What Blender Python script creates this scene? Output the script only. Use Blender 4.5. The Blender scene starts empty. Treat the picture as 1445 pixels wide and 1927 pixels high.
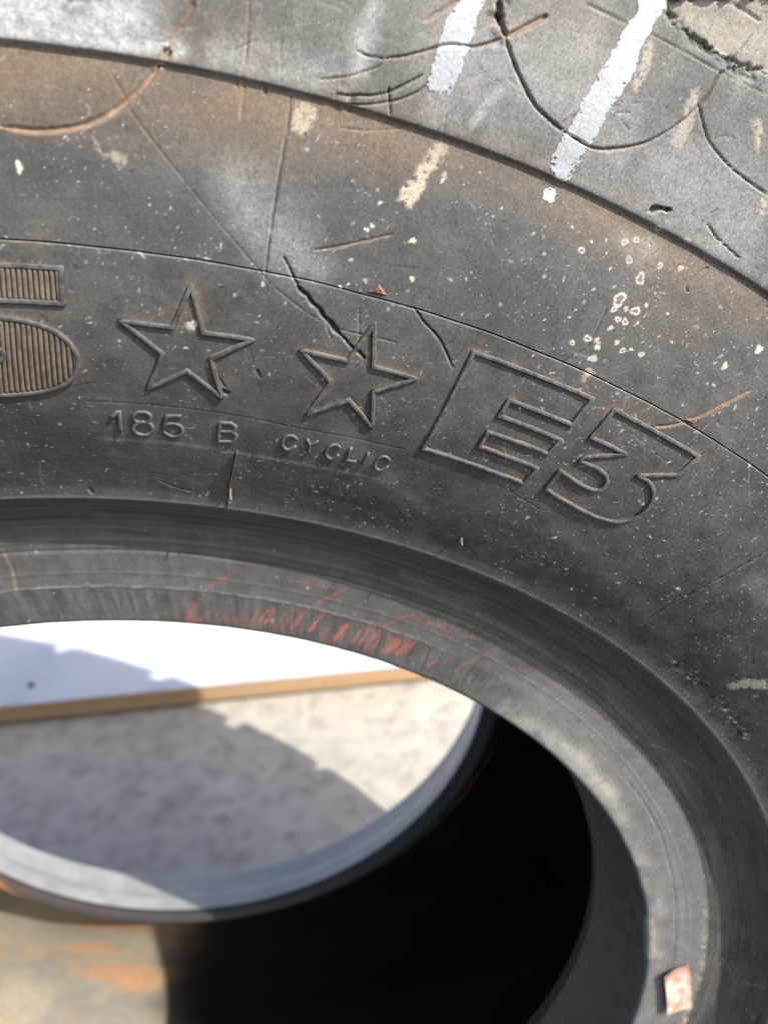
import bpy, bmesh, math, random
import numpy as np
from mathutils import Matrix, Vector

random.seed(7)
SC = bpy.context.scene
COL = SC.collection

# ------------------------------------------------------------------ camera, sky, sun, exposure
AXLE = .81                                   # height of the tyre's axis above the ground (m)
cam_data = bpy.data.cameras.new('camera'); cam = bpy.data.objects.new('camera', cam_data); COL.objects.link(cam)
SC.camera = cam
cam_data.sensor_fit = 'VERTICAL'; cam_data.sensor_height = 24.0; cam_data.lens = 24.0 * 1472.31 / 1927
cam.matrix_world = Matrix.Translation((.0970981, -.5455063, .5094893 + AXLE)) @ (
    Matrix.Rotation(-.1459306, 4, 'Z') @ Matrix.Rotation(1.1161567, 4, 'X') @ Matrix.Rotation(.0171807, 4, 'Z'))
cam_data.clip_start = .01; cam_data.clip_end = 500
cam_data.dof.use_dof = True; cam_data.dof.focus_distance = .246; cam_data.dof.aperture_fstop = cam_data.lens / 2.7

SUN_EL, SUN_AZ = math.radians(42.6), math.radians(42.9)       # azimuth from straight in front of the tyre towards its right
sun_dir = Vector((math.cos(SUN_EL) * math.sin(SUN_AZ), -math.cos(SUN_EL) * math.cos(SUN_AZ), math.sin(SUN_EL)))
world = bpy.data.worlds.new('World'); SC.world = world; world.use_nodes = True
wn = world.node_tree.nodes; wl = world.node_tree.links
sky = wn.new('ShaderNodeTexSky'); sky.sky_type = 'NISHITA'; sky.sun_disc = False
sky.dust_density = 3.5; sky.air_density = .85; sky.sun_elevation = SUN_EL; sky.sun_rotation = math.pi - SUN_AZ
wl.new(sky.outputs[0], wn['Background'].inputs[0]); wn['Background'].inputs[1].default_value = .135
sd = bpy.data.lights.new('sun', 'SUN'); sun = bpy.data.objects.new('sun', sd); COL.objects.link(sun)
sd.energy = 3.7; sd.angle = math.radians(.53); sd.color = (1, .95, .87)
sun.rotation_euler = sun_dir.to_track_quat('Z', 'Y').to_euler(); sun.location = (3, -3, 5)
SC.view_settings.view_transform = 'Standard'; SC.view_settings.look = 'None'
SC.view_settings.exposure = 1.27; SC.view_settings.gamma = 1; SC.view_settings.use_curve_mapping = False

SC.cycles.filter_width = .85

# ------------------------------------------------------------------ the section of the tyre and its marks
# profile of the visible face of the tyre: (radius, axial distance from the mid plane), bead toe outwards, metres
PROFILE=[(.3069,.1883),(.3085,.1990),(.3110,.2150),(.3135,.2310),(.3157,.2430),(.3166,.2470),(.3185,.2496),(.3225,.2503),(.3290,.2506),
 (.3363,.2511),(.3430,.2518),(.3490,.2528),(.3545,.2537),(.3600,.2542),(.3660,.2552),(.3720,.2580),(.3775,.2628),(.3825,.2690),(.3862,.2742),(.3880,.2766),
 (.3893,.2778),(.3912,.2786),(.3950,.2803),(.4020,.2845),(.4120,.2908),(.4250,.2980),(.4400,.3048),(.4560,.3103),(.4720,.3138),(.4850,.3153),(.4990,.3156),
 (.5120,.3148),(.5220,.3137),(.5265,.3131),(.5280,.3130),(.5286,.3133),(.5288,.3139),(.5291,.3144),(.5299,.3147),(.5325,.3151),(.5370,.3159),(.5450,.3170),(.5550,.3177),(.5700,.3177),(.5900,.3167),(.6150,.3142)]
def catmull(P,n=12):
    P=np.array(P,float);A=np.vstack([2*P[0]-P[1],P,2*P[-1]-P[-2]]);out=[]
    for i in range(1,len(A)-2):
        p0,p1,p2,p3=A[i-1:i+3]
        d1=np.sqrt(np.linalg.norm(p1-p0));d2=np.sqrt(np.linalg.norm(p2-p1));d3=np.sqrt(np.linalg.norm(p3-p2))
        m1=(p1-p0)/d1-(p2-p0)/(d1+d2)+(p2-p1)/d2;m2=(p2-p1)/d2-(p3-p1)/(d2+d3)+(p3-p2)/d3
        m1*=d2;m2*=d2
        t=np.linspace(0,1,n,endpoint=False)[:,None]
        out.append((2*t**3-3*t**2+1)*p1+(t**3-2*t**2+t)*m1+(-2*t**3+3*t**2)*p2+(t**3-t**2)*m2)
    return np.vstack(out+[A[-2:-1]])
PC=catmull(PROFILE)
PS=np.concatenate([[0],np.cumsum(np.linalg.norm(np.diff(PC,axis=0),axis=1))])*1000   # arc length in mm
def prof(s):
    r=np.interp(s,PS,PC[:,0]);y=np.interp(s,PS,PC[:,1])
    r1=np.interp(s+.4,PS,PC[:,0])-np.interp(s-.4,PS,PC[:,0]);y1=np.interp(s+.4,PS,PC[:,1])-np.interp(s-.4,PS,PC[:,1])
    L=np.hypot(r1,y1)+1e-12
    return r,y,-y1/L,r1/L
def s_of_r(r):
    k=np.searchsorted(PC[:,0],r);return float(np.interp(r,PC[:,0],PS))
# marks on the face of the tyre, each point as (angle round the axis in degrees, arc length along the section in mm)
F = {'five':[(1.243,238.87),(3.038,238.59),(4.941,238.7),(4.862,228.72),(2.817,228.67),(2.057,228.77),(1.899,223.76),(2.69,223.46),(3.413,222.89),(4.11,221.4),(4.626,218.99),(5.007,215.23),(5.13,210.95),(4.982,206.5),(4.642,202.76),(3.981,199.61),(2.93,197.62),(1.911,196.96),(0.757,197.95),(-0.141,200.77),(0.097,207.27),(1.144,208.27),(2.2,209.08),(2.439,210.23),(2.537,211.7),(2.522,213.13),(2.345,213.98),(1.369,214.74),(0.447,215.11)],'ribs':[[(0.798,224.64),(0.559,215.79)],[(0.28,206.67),(0.09,200.96)],[(1.274,238.27),(0.741,215.71)],[(0.479,206.86),(0.27,200.39)],[(1.438,238.22),(0.924,215.63)],[(0.678,207.05),(0.451,199.83)],[(1.603,238.18),(1.107,215.56)],[(0.876,207.24),(0.634,199.26)],[(1.768,238.14),(1.29,215.5)],[(1.075,207.44),(0.82,198.77)],[(1.934,238.11),(1.473,215.39)],[(1.272,207.59),(1.017,198.59)],[(2.1,238.08),(1.655,215.24)],[(1.47,207.74),(1.215,198.42)],[(2.266,238.05),(2.124,229.4)],[(2.006,223.03),(1.838,215.1)],[(1.667,207.88),(1.413,198.25)],[(2.433,238.03),(2.298,229.38)],[(2.184,222.96),(2.022,214.96)],[(1.864,208.04),(1.612,198.09)],[(2.6,238.01),(2.472,229.35)],[(2.362,222.89),(2.206,214.83)],[(2.062,208.2),(1.812,197.93)],[(2.767,238),(2.646,229.33)],[(2.541,222.82),(2.389,214.58)],[(2.267,208.7),(2.016,197.89)],[(2.935,237.99),(2.821,229.32)],[(2.721,222.74),(2.547,212.99)],[(2.499,210.59),(2.223,198.01)],[(3.104,237.98),(2.996,229.3)],[(2.9,222.6),(2.432,198.14)],[(3.272,237.97),(3.172,229.28)],[(3.079,222.45),(2.64,198.28)],[(3.441,237.96),(3.347,229.27)],[(3.259,222.32),(2.849,198.43)],[(3.61,237.96),(3.524,229.27)],[(3.439,222.13),(3.06,198.71)],[(3.78,237.96),(3.7,229.27)],[(3.617,221.74),(3.273,199.1)],[(3.95,237.97),(3.878,229.27)],[(3.797,221.35),(3.485,199.5)],[(4.12,237.98),(4.055,229.28)],[(3.977,220.97),(3.698,199.91)],[(4.291,237.99),(4.233,229.29)],[(4.157,220.45),(3.91,200.32)],[(4.462,238.01),(4.411,229.31)],[(4.335,219.61),(4.126,201.11)],[(4.633,238.03),(4.59,229.34)],[(4.516,218.76),(4.344,202.14)],[(4.805,238.06),(4.769,229.36)],[(4.695,217.53),(4.56,203.17)],[(4.872,215.77),(4.782,205.05)],[(5.046,212.95),(5.008,207.9)]],'star_a':[(9.103,238.02),(9.614,224.47),(11.38,224.73),(9.968,216.17),(10.508,202.79),(9.118,210.83),(7.666,202.54),(8.208,215.74),(6.786,224.86),(8.555,224.8)],'star_b':[(15.526,237.93),(15.995,224.61),(17.738,224.54),(16.347,216.13),(16.861,202.66),(15.521,210.79),(14.093,201.96),(14.597,215.98),(13.242,224.19),(14.994,224.29)],'E':[(19.386,238.39),(24.595,238.5),(24.513,227.82),(21.585,227.63),(21.563,221.25),(24.522,221.38),(24.443,214.89),(21.534,214.29),(21.575,207.72),(24.486,207.87),(24.465,199.79),(19.369,199.7)],'three':[(25.676,238.37),(30.159,238.1),(30.077,229.02),(28.623,221.89),(29.207,221.82),(29.72,219.84),(30.094,216.39),(30.252,211.59),(30.184,206.18),(29.657,201.51),(28.734,199.44),(27.456,199.4),(26.283,200.21),(25.55,201.38),(25.465,210.54),(26.046,209.78),(26.826,208.91),(27.499,209.27),(27.714,211.28),(27.654,214.63),(27.369,216.53),(26.863,217.42),(26.072,217.21),(25.899,217.28),(25.968,219.34),(27.438,226.77),(25.591,226.64)],'one':[[(6.117,189.29),(6.342,191.45),(6.434,191.52),(6.411,183.24)]],'eight':[[(7.688,190.39),(7.649,189.32),(7.548,188.37),(7.404,187.76),(7.248,187.61),(7.11,187.96),(7.019,188.72),(6.993,189.73),(7.035,190.8),(7.137,191.71),(7.278,192.29),(7.431,192.43),(7.566,192.12),(7.658,191.39)],[(7.753,185.52),(7.707,184.17),(7.59,182.98),(7.423,182.22),(7.243,182.05),(7.084,182.5),(6.981,183.47),(6.953,184.76),(7.003,186.09),(7.121,187.22),(7.283,187.93),(7.458,188.1),(7.614,187.69),(7.719,186.78)]],'five_small':[[(8.909,192.35),(8.372,191.95),(8.252,187.64),(8.563,188.7),(8.887,188.14),(9.031,185.91),(8.895,183.51),(8.584,182.53),(8.246,184)]],'B':[[(10.581,191.73),(10.597,182.92)],[(10.59,191.74),(11.035,192.11),(11.256,191.05),(11.191,188.68),(10.614,187.77)],[(11.171,188.55),(11.348,186.46),(11.235,183.74),(10.597,182.92)]],'C1':[[(13.941,190),(13.767,191.11),(13.549,190.83),(13.394,188.87),(13.394,186.36),(13.567,184.48),(13.796,184.63),(13.967,186.4)]],'Y':[[(14.415,190.81),(14.601,188.59),(14.642,184.83)],[(14.601,188.59),(14.848,190.97)]],'C2':[[(15.93,190.27),(15.743,191.28),(15.515,190.54),(15.39,188.1),(15.439,185.51),(15.661,184.2),(15.847,185.06),(15.953,186.64)]],'L':[[(16.384,191.05),(16.414,184.99),(16.817,185.63)]],'I':[[(17.222,190.94),(17.221,185.39)]],'C3':[[(18.275,190.25),(18.038,191.39),(17.816,190.51),(17.717,187.64),(17.814,185.16),(18.039,184.29),(18.216,185.33),(18.338,187.07)]],'fin':[[(11.488,178.95),(11.406,156.58)],[(11.431,155.47),(11.529,143.79)]],'spew':[(11.477,155.72),(24.222,160.25)],'cuts':[([(11.98,250.58),(12.388,245.85),(12.624,243.45)],0.45,0.8,1,0),([(12.624,243.45),(12.832,241.65),(12.997,241.01),(13.212,239.18),(13.487,238.09),(13.72,235.92),(13.964,234.9),(14.245,232.75),(14.559,231.32)],0.86,1.8,1,0),([(14.559,231.32),(14.896,229.39),(15.113,228.43),(15.403,227.25),(15.62,225.89)],0.6,1.2,1,0),([(13.766,236.34),(14.002,232.25),(14.223,229.57)],0.35,0.4,0.5,0),([(14.859,241.08),(15.027,236.12),(15.262,230.01),(15.327,227.63)],0.3,0.4,0.6,0),([(16.71,245.7),(17.187,242.56),(17.787,239.81),(18.243,236.94),(19.006,230.7)],0.42,0.8,0.9,0),([(18.243,236.94),(18.472,239.17)],0.25,0.3,0.5,0),([(6.254,291.55),(6.948,282.85),(7.171,278.86),(8.577,266.18),(9.606,257.63),(10.755,249.09),(11.722,242.16)],0.32,0.25,0.45,0),([(11.722,242.16),(13.161,235.99),(14.397,233.58),(15.041,233.4),(15.6,233.59),(16.819,234)],0.3,0.3,0.6,0),([(11.469,290.5),(11.503,284.15),(11.489,280.48),(11.467,270.91),(11.456,264.11),(11.446,257.13),(11.49,242.99)],0.4,0.8,0.9,0),([(12.9,253.91),(13.717,256.73),(14.515,260.07),(15.335,263.72)],0.5,0.6,0.9,0.3),([(11.411,177.91),(11.457,161.22)],0.3,0.2,0.3,0),([(7.872,156.77),(8.269,154.73),(8.575,153.64),(9.041,152.24),(9.514,151.73)],0.32,0.6,0.9,0),([(3.572,272.59),(4.562,272.26),(5.722,274.33),(6.594,278.5),(7.301,284.3),(7.844,290.65)],1.25,0.8,0,0.9),([(7.844,290.65),(8.104,295.78)],1.8,0.9,0,1),([(8.104,295.78),(8.454,301.71),(8.71,306.7)],1.1,0.6,0,0.6),([(16.281,325.77),(16.482,322.22),(16.738,319.02)],1.3,2,1,0),([(16.738,319.02),(17.078,315.51),(17.506,311.79),(18.291,306.71),(19.304,304.1)],0.55,1.1,0.9,0),([(19.304,304.1),(20.26,303.24),(21.029,305.68),(21.754,310.25),(22.272,316.4)],0.55,1,0.9,0.3),([(22.272,316.4),(22.566,321.64),(22.757,326.98),(22.764,330.92),(22.858,334.1)],0.6,1,0.9,0.2),([(17.112,314.73),(17.713,309.86),(18.424,305.8),(19.129,304.06),(19.412,303.78)],0.3,0.3,0.7,0),([(16.806,319.24),(17.034,321.21),(17.314,323.74),(17.645,326.83)],1.1,0.9,0.5,0.7),([(16.678,318.58),(16.444,316.73),(16,314.26),(15.43,313.06),(14.782,309.87),(14.266,307.12),(13.763,305.32)],0.5,0.8,0.9,0.2),([(13.763,305.32),(13.286,304.72),(13.002,305.35)],0.4,0.5,0.7,0),([(14.58,315.92),(14.973,319.64),(15.321,322.78)],0.9,0.5,0.3,0.6),([(12.649,294.26),(13.385,295.61),(13.955,297.41),(14.467,300.91),(14.887,304.58)],0.38,0.8,0.8,0),([(12.857,291.83),(13.731,294.4),(14.429,297.34),(14.939,300.9),(15.091,303.24)],0.36,0.7,0.8,0),([(12.143,296.5),(12.843,298.73),(13.506,302.21),(13.783,304.14)],0.35,0.5,0.6,0.2),([(14.037,299.79),(14.331,293)],0.4,0.7,0.8,0),([(12.989,286.04),(13.92,287.43),(14.816,290.5),(15.207,293.46)],0.3,0.4,0.8,0.2),([(18.475,332.61),(19.734,332.64)],0.4,0.4,0.6,0),([(20.494,333.11),(21.624,333.06),(22.959,333.45),(24.413,334.53)],0.35,0.35,0.5,0),([(22.335,349.39),(23.317,349.41)],0.5,0.6,0.6,0),([(22.573,324.78),(23.029,321.04),(23.566,317.52),(24.673,314.88),(26.137,314.12)],0.45,0.7,0.9,0),([(23.529,318.25),(23.867,321.08),(24.224,321.65)],0.25,0.3,0.5,0),([(22.989,295.52),(23.242,297.05),(23.634,297.88)],1.2,1.6,1,0),([(22.818,294.51),(22.989,295.52)],0.3,0.4,0.8,0),([(24.921,299.85),(25.571,297.66),(26.76,296.17)],0.35,0.6,0.8,0),([(23.279,265.23),(23.301,258.33),(23.314,252.28)],0.3,0.5,0.8,0),([(25.951,289.18),(25.773,286.18),(25.575,281.54),(25.757,280.04)],0.7,0.8,0.6,0.5),([(27.679,239.47),(28.218,242.44),(28.842,247.34)],0.9,0.7,0.3,0.7),([(28.842,247.34),(29.307,253.24),(29.676,258.45),(30.16,264.81)],0.8,0.5,0.3,0.6),([(36.955,167.07),(36.603,180.92),(36.514,201.3),(36.713,224.97)],0.6,0.6,1,0),([(28.763,289.03),(28.679,284)],0.5,0.5,0.6,0.4),([(23.332,194.68),(25.65,191.87),(26.631,191.4)],0.3,0.2,0,-0.3),([(23.25,251.87),(22.765,245.58),(22.529,240.62)],0.35,0.4,0.7,0),([(11.173,292.3),(10.989,303.63),(10.998,311.63)],0.3,0.2,0.35,0),([(10.142,294.83),(10.101,302.99),(10.075,309.7)],0.5,0.4,0.4,0.4),([(9.923,291.22),(10.009,288.9)],0.5,0.5,0.5,0.5),([(10.1,293.53),(10.14,289.14),(10.146,281.57)],0.8,0.3,0.2,0.6),([(10.702,291.5),(10.767,289.08)],0.6,0.6,0.9,0),([(9.789,298.33),(10.382,301.81)],0.4,0.3,0.4,0),([(18.748,266.75),(17.837,261.06)],0.25,0.1,0,0),([(15.87,297.59),(15.968,293.11),(16.27,286.17)],0.3,0.3,0.4,0),([(20.53,313.46),(20.9,314.74)],0.3,0.4,0.7,0),([(20.659,312.84),(21.097,311.13)],0.25,0.3,0.6,0),([(17.311,302.59),(17.382,308.14)],0.25,0.2,0,0),([(4.376,149.6),(4.494,146.21)],1,0.8,0.6,0.3),([(11.71,214.83),(11.909,211.83)],0.6,0.5,0.7,0),([(10.445,204.81),(10.773,203.82)],1,0.8,0.9,0),([(10.178,210.53),(10.64,206.14)],0.6,0.4,0.5,0.3),([(77.252,41.34),(88.037,37.95)],0.01,0.01,0,0),([(24.459,158.22),(24.105,147.84)],0.25,0.1,0.3,0),([(53.117,81.34),(57.385,82.54),(62.655,82.65),(70.176,80.6),(76.36,79.5),(84.485,78.38),(95.611,79.51)],0.6,0.6,1,0),([(41.83,81.4),(47.348,80.71),(53.117,81.34)],0.3,0.2,0.2,0.2),([(-2.068,101.88),(-1.955,90.38),(-2.111,80.82)],0.5,0.3,0.1,0.6),([(51.021,102.75),(57.222,121.03),(61.294,145.53)],0.4,0.3,-0.6,0),([(75.473,101.89),(76.839,133.86)],0.4,0.3,-0.4,0),([(84.025,108.56),(87.394,120.96)],0.6,0.3,-0.6,0),([(87.006,123.81),(85.657,137.3)],1,0.3,-0.6,0),([(89.926,129.1),(90.597,137.04)],1,0.3,-0.7,0)],'gouge':[([(41.78,155.71),(42.795,156.45),(44.623,157.41)],2.2),([(46.388,156.32),(47.761,157.07),(49.397,156.28),(51.048,155.86)],2.8),([(16.328,325.33),(16.45,321.51),(16.674,319.06)],2.6),([(12.661,293.77),(12.904,293.31),(13.066,293.03)],2.2)],'paint':[[(15.269,324.27),(15.958,326.4),(15.921,322.25),(15.922,317.45),(15.92,311.54),(15.903,307.21),(15.84,303.18),(15.704,301.75),(15.435,301.24),(15.186,301.07),(15.026,302.42),(15.035,305.24),(15.067,309.56),(15.089,314.98),(15.147,319.32)],[(19.6,339.39),(20.667,343.78),(20.62,340.55),(20.484,337.69),(20.436,334.42),(20.438,328.19),(20.435,320.88),(20.357,313.36),(20.269,305.44),(20.192,299.92),(20.147,295.57),(20.049,292.92),(19.783,291.7),(19.409,294.19),(19.299,296.75),(19.266,300.42),(19.372,304.77),(19.462,311.17),(19.578,318.31),(19.683,325),(19.756,332.22),(19.865,335.69)],[(19.482,287.25),(19.637,288.81),(19.843,289.65),(20,288.39),(20.006,286.29),(19.844,284.85),(19.635,285.21)]],'mud':[([(15.718,289.37),(16.113,290.74),(16.299,289.33),(16.193,285.39),(15.961,279.97),(15.822,274.77),(15.71,270.75),(15.412,271.16),(15.092,272.37),(15.138,275.32),(15.36,279.25),(15.56,284.79)],0.85),([(11.604,289.76),(11.957,290.52),(12.257,289.37),(12.293,286.07),(12.198,282.98),(12.015,281.02),(11.743,282.04),(11.508,282.08),(11.526,285.49)],0.9),([(20.369,330.27),(20.517,332.42),(20.739,330.97),(20.859,327.23),(20.867,321.89),(20.786,318.58),(20.529,318.13),(20.488,321.75),(20.496,326.31)],0.6),([(22.181,326.17),(22.352,328.01),(22.631,325.03),(22.845,318.81),(22.877,313.09),(22.651,310.36),(22.427,311.81),(22.374,316.83),(22.272,322.09)],0.6),([(24.276,327.36),(24.527,329.26),(24.873,326.45),(25.114,321.54),(24.887,320.78)],0.6),([(25.88,310.94),(26.106,314.46),(26.48,310.51),(26.304,307.65)],0.7),([(45.506,183.83),(44.911,176.59),(45.02,167.68),(45.703,165.86),(46.047,174.8),(46.648,180.97)],0.8),([(6.008,273.16),(6.211,272.14),(6.382,268.83),(6.71,269.45),(7.114,269.16),(7.011,266.49),(6.769,265.45),(6.529,266.96),(6.29,267.21),(6.087,269.26)],0.45),([(5.881,279.74),(5.994,279.75),(6.046,277.13),(5.902,276.48)],0.45),([(23.649,245.84),(23.857,247.53),(24.162,246.73),(24.061,243.66),(24.039,240.82),(23.717,242.42)],0.5)],'rings':[(22.788,284.03,1.04,0),(23.128,286.06,0.93,0),(21.511,276.97,1.04,0),(23.209,280.19,1.16,0),(23.881,276.91,1.91,0),(23.54,268.94,2.43,0),(23.526,265.78,0.98,0),(24.289,267.98,1.62,0),(23.847,263.63,0.93,0),(24.131,263.89,1.04,0),(23.93,267.41,0.64,0),(24.26,257.32,0.64,0),(24.619,255.97,0.87,0),(25.366,257.44,0.87,0),(23.164,254.8,1.27,0),(22.701,251.76,0.81,0),(24.678,292.89,0.98,0),(28.585,266.71,1.39,1),(22.726,275.77,0.64,1),(25.049,284.9,0.75,0),(23.654,286.2,0.46,1),(25.456,271.69,0.58,1),(22.156,282.42,0.58,1),(23.662,253.93,1.51,1),(23.498,255.51,1.04,1),(23.748,260.45,1.04,1),(23.732,250.01,1.74,1),(29.427,276.99,1.51,1),(29.393,275.81,1.16,1),(21.695,280.34,0.52,1),(22.351,279.1,0.52,1),(22.494,268.41,0.58,1),(22.143,258.31,0.52,1),(22.233,261.03,0.46,1),(24.636,275.17,0.52,1),(24.567,270.99,0.81,1),(24.322,282.75,0.93,0),(24.583,265.21,0.58,1),(25.589,264.59,0.46,1),(24.888,257.48,0.81,1),(20.892,281.64,0.58,1),(23.613,292.03,1.27,0),(3.989,263.67,1.3,1),(3.989,262.42,0.9,1),(14.645,270.45,0.8,1),(15.969,263.34,1.2,1),(14.433,262.8,0.9,1),(14.571,264.13,0.8,1),(16.373,282.22,1.1,1),(16.355,280.75,0.8,1),(14.27,247.01,0.6,1),(14.164,253.66,0.8,1),(35.761,189.65,1.2,1),(31.985,159.29,1,1),(33.513,161.31,0.9,1),(26.026,185.31,1.2,1),(28.101,181.47,1.2,1),(9.214,226.07,2.2,1),(9.031,218.41,0.7,1),(14.028,245.72,0.8,1),(16.328,253.25,1,1),(11.458,241.71,0.9,1)],'brown':[([(3.717,286.52),(5.756,286.19),(8.306,284.78),(10.519,285.43)],18,0.75),([(11.129,285.34),(11.446,289.18),(11.524,280.29)],4,0.7),([(12.32,287.82),(13.018,284.78),(13.966,285.66),(15.238,287.53)],10,0.7),([(16.573,288.43),(18.366,288.09),(20.071,287.72),(22.678,287.79),(25.364,287.01)],9,0.6),([(26.09,286.68),(28.935,287.08)],9,0.55),([(3.241,249.33),(4.145,247.15),(4.632,223.81),(5.948,231.06)],12,0.45),([(7.158,225.76),(9.207,221.28),(10.447,213.83)],12,0.4),([(6.279,187.83),(8.479,185.02),(10.797,182.98),(11.37,175.51)],9,0.65),([(2.872,158.25),(6.617,156.64),(11.494,166.4)],10,0.45),([(11.41,172.58),(12.004,150.08)],6,0.6),([(20.145,221.36),(23.477,216.7),(23.445,203.74)],12,0.35),([(22.059,235.55),(23.84,237.7),(26.709,240.4),(28.163,250.69)],10,0.35),([(24.367,262.23),(26.625,267.53)],14,0.3),([(3.826,146.06),(4.943,162.04)],5,0.5),([(18.421,235.98),(18.866,231.64)],6,0.5),([(13.936,235.85),(15.636,232.62)],6,0.25)],'pale':[([(10.315,266.19),(11.282,256.84),(12.421,251.68)],8,0.5),([(11.742,250.45),(13.209,248.7)],5,0.4),([(23.006,285.83),(23.604,284.88)],6,0.4),([(3.943,299.65),(5.471,299.12),(7.05,300.09)],7,0.9),([(3.846,294.16),(6.495,294.84),(8.268,296.27)],3,0.8),([(6.411,303.56),(6.506,297.1)],5,0.5),([(13.171,314.48),(13.082,301.16)],3,0.5),([(9.528,296.08),(12.118,297.68)],6,0.35),([(27.925,185.26),(32.414,178.24),(38.505,165.23)],5,0.15),([(15.718,195.44),(18.664,181.12),(21.346,169.8)],5,0.2),([(5.706,178.32),(8.707,178.98),(11.095,177.94),(14.325,177.89),(19.015,179.69)],0.9,0.35),([(38.142,211.32),(39.579,209.84)],5,0.3),([(16.282,311.13),(19.163,312.81),(21.037,302.76)],14,0.25),([(22.801,305.22),(26.353,301.35)],14,0.3),([(15.652,298.97),(15.861,309.87)],8,0.3),([(17.095,307.23),(16.685,297.95)],2,0.5),([(15.996,306.47),(16.521,305.46)],6,0.3)],'black':[([(4.393,269.18),(6.436,264.83),(8.477,256.73),(9.771,271.9)],14,0.5),([(2.319,190.79),(3.321,173.46),(5.007,165.25)],12,0.6),([(14.309,178.46),(17.049,162.16),(20.789,159.37)],10,0.35),([(13.724,262.98),(16.737,255.05),(19.092,267.77)],14,0.25),([(11.72,184.52),(13.569,167.29)],8,0.4),([(19.139,218.4),(19.992,212.03)],8,0.3),([(25.584,217.47),(28.738,215.43)],12,0.2),([(11.365,231.18),(12.663,215.52)],10,0.3),([(12.989,286.04),(13.26,281.32)],3,0.5),([(14.415,281.32),(14.471,267.49)],8,0.3)],'red':[([(15.073,75.17),(14.684,66.7)],1.2,0.9),([(15.814,76.95),(15.183,65.4)],1.6,0.9),([(16.229,77.48),(15.726,66.48)],1.6,0.9),([(17.783,80.57),(17.109,64.92)],1.3,0.9),([(18.503,78.9),(17.86,65.94)],2.2,0.9),([(19.97,80.39),(19.306,66.66)],2.2,0.9),([(22.138,78.69),(21.528,65.5)],3.6,0.9),([(23.284,77.11),(23.067,66.91)],1.6,0.9),([(23.763,78.12),(23.698,67.17)],1.2,0.9),([(24.617,78.01),(24.18,66.64)],2,0.9),([(24.998,76.87),(24.916,66.67)],1.4,0.9),([(26.427,78.73),(25.884,66.76)],3.8,0.9),([(27.301,77.32),(27.003,67.84)],2.2,0.9),([(20.785,96.09),(19.023,83.47)],1.8,0.9),([(25.678,90.91),(25.203,84.43)],1.3,0.9),([(10.398,75.33),(9.786,62)],3.2,0.5),([(10.902,67.02),(10.233,62)],4,0.5),([(12.162,71.45),(11.897,64.09)],1.2,0.5),([(12.665,71),(12.33,64.46)],1.2,0.5),([(13.735,68.47),(13.501,63.55)],2,0.5),([(20.681,73.13),(20.441,66.07)],1.6,0.5),([(12.912,93.41),(11.704,86.76)],2.6,0.5),([(11.704,86.76),(10.864,82.57)],2.6,0.5),([(16.078,91.5),(17.165,93.67)],2.2,0.5),([(17.165,93.67),(19.441,93.87)],2,0.5),([(18.287,85.52),(17.858,81.6)],1.4,0.5),([(17.117,75.95),(16.608,64.25)],1.4,0.5),([(26.787,77.78),(26.216,68.07)],3.5,1),([(33.776,92.43),(32.948,82.42)],1,1),([(32.948,82.42),(32.228,70.81)],0.9,1),([(30.423,74.51),(29.97,67.96)],1,1),([(26.487,93.51),(25.587,88.35)],1.6,1),([(27.365,91.57),(29.421,92.44)],2,1),([(42.085,91.59),(43.065,92.75)],1.6,1),([(45.15,93.75),(46.126,93.54)],1.4,1),([(25.147,85.52),(24.809,81.38)],2,0.75),([(27.762,80.3),(27.373,69.11)],2.6,0.75),([(30.707,92.01),(31.757,93.8)],1.2,0.75),([(36.356,88.26),(37.938,93.17)],1.4,0.75),([(38.872,93.07),(40.931,94.04)],1.2,0.75),([(59.521,87.13),(59.999,87.69)],1,0.75)],'white':[([(48.459,71.3),(51.893,69.36),(55.672,69.77)],5,0.8),([(55.672,69.77),(59.511,67.62)],4,0.5),([(76.733,63.16),(82.918,64.29)],4,0.7),([(46.429,70.75),(48.737,70.24)],3,0.5)],'redhaze':[([(9.664,66.39),(12.502,66.91),(18.495,66.19),(24.844,68.02)],5,0.55),([(24.048,77.7),(27.153,74.97)],5,0.6),([(27.103,90.43),(30.373,91.44)],4,0.5),([(38.309,89.9),(41.915,91.41)],3,0.3)],'label':[(85.768,71.95),(84.733,89.58),(92.307,98.17),(92.88,80.88)],'chip':[(14.95,246.43),(15.153,247.2),(15.264,249.49),(15.502,248.15),(15.667,246.77),(15.437,246.73)],'chipb':[(28.555,246.28),(28.882,248.59),(29.025,247.51),(28.982,246.02)],'scoop':[(20.313,343.04),(20.746,339.54),(21.35,337.44),(21.935,337.06),(22.517,336.4),(23.252,336.44),(24.188,338.73),(25.24,342.91),(24.488,362.73)],'C':[(-0.953,80.12),(10.255,80.34),(21.583,80.65),(37.005,82.97)],'finelines':[[(5.216,195.13),(8.054,195.72),(11.209,195.61),(13.847,194.72),(17.155,196.05),(18.633,196.56)]]}

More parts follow.
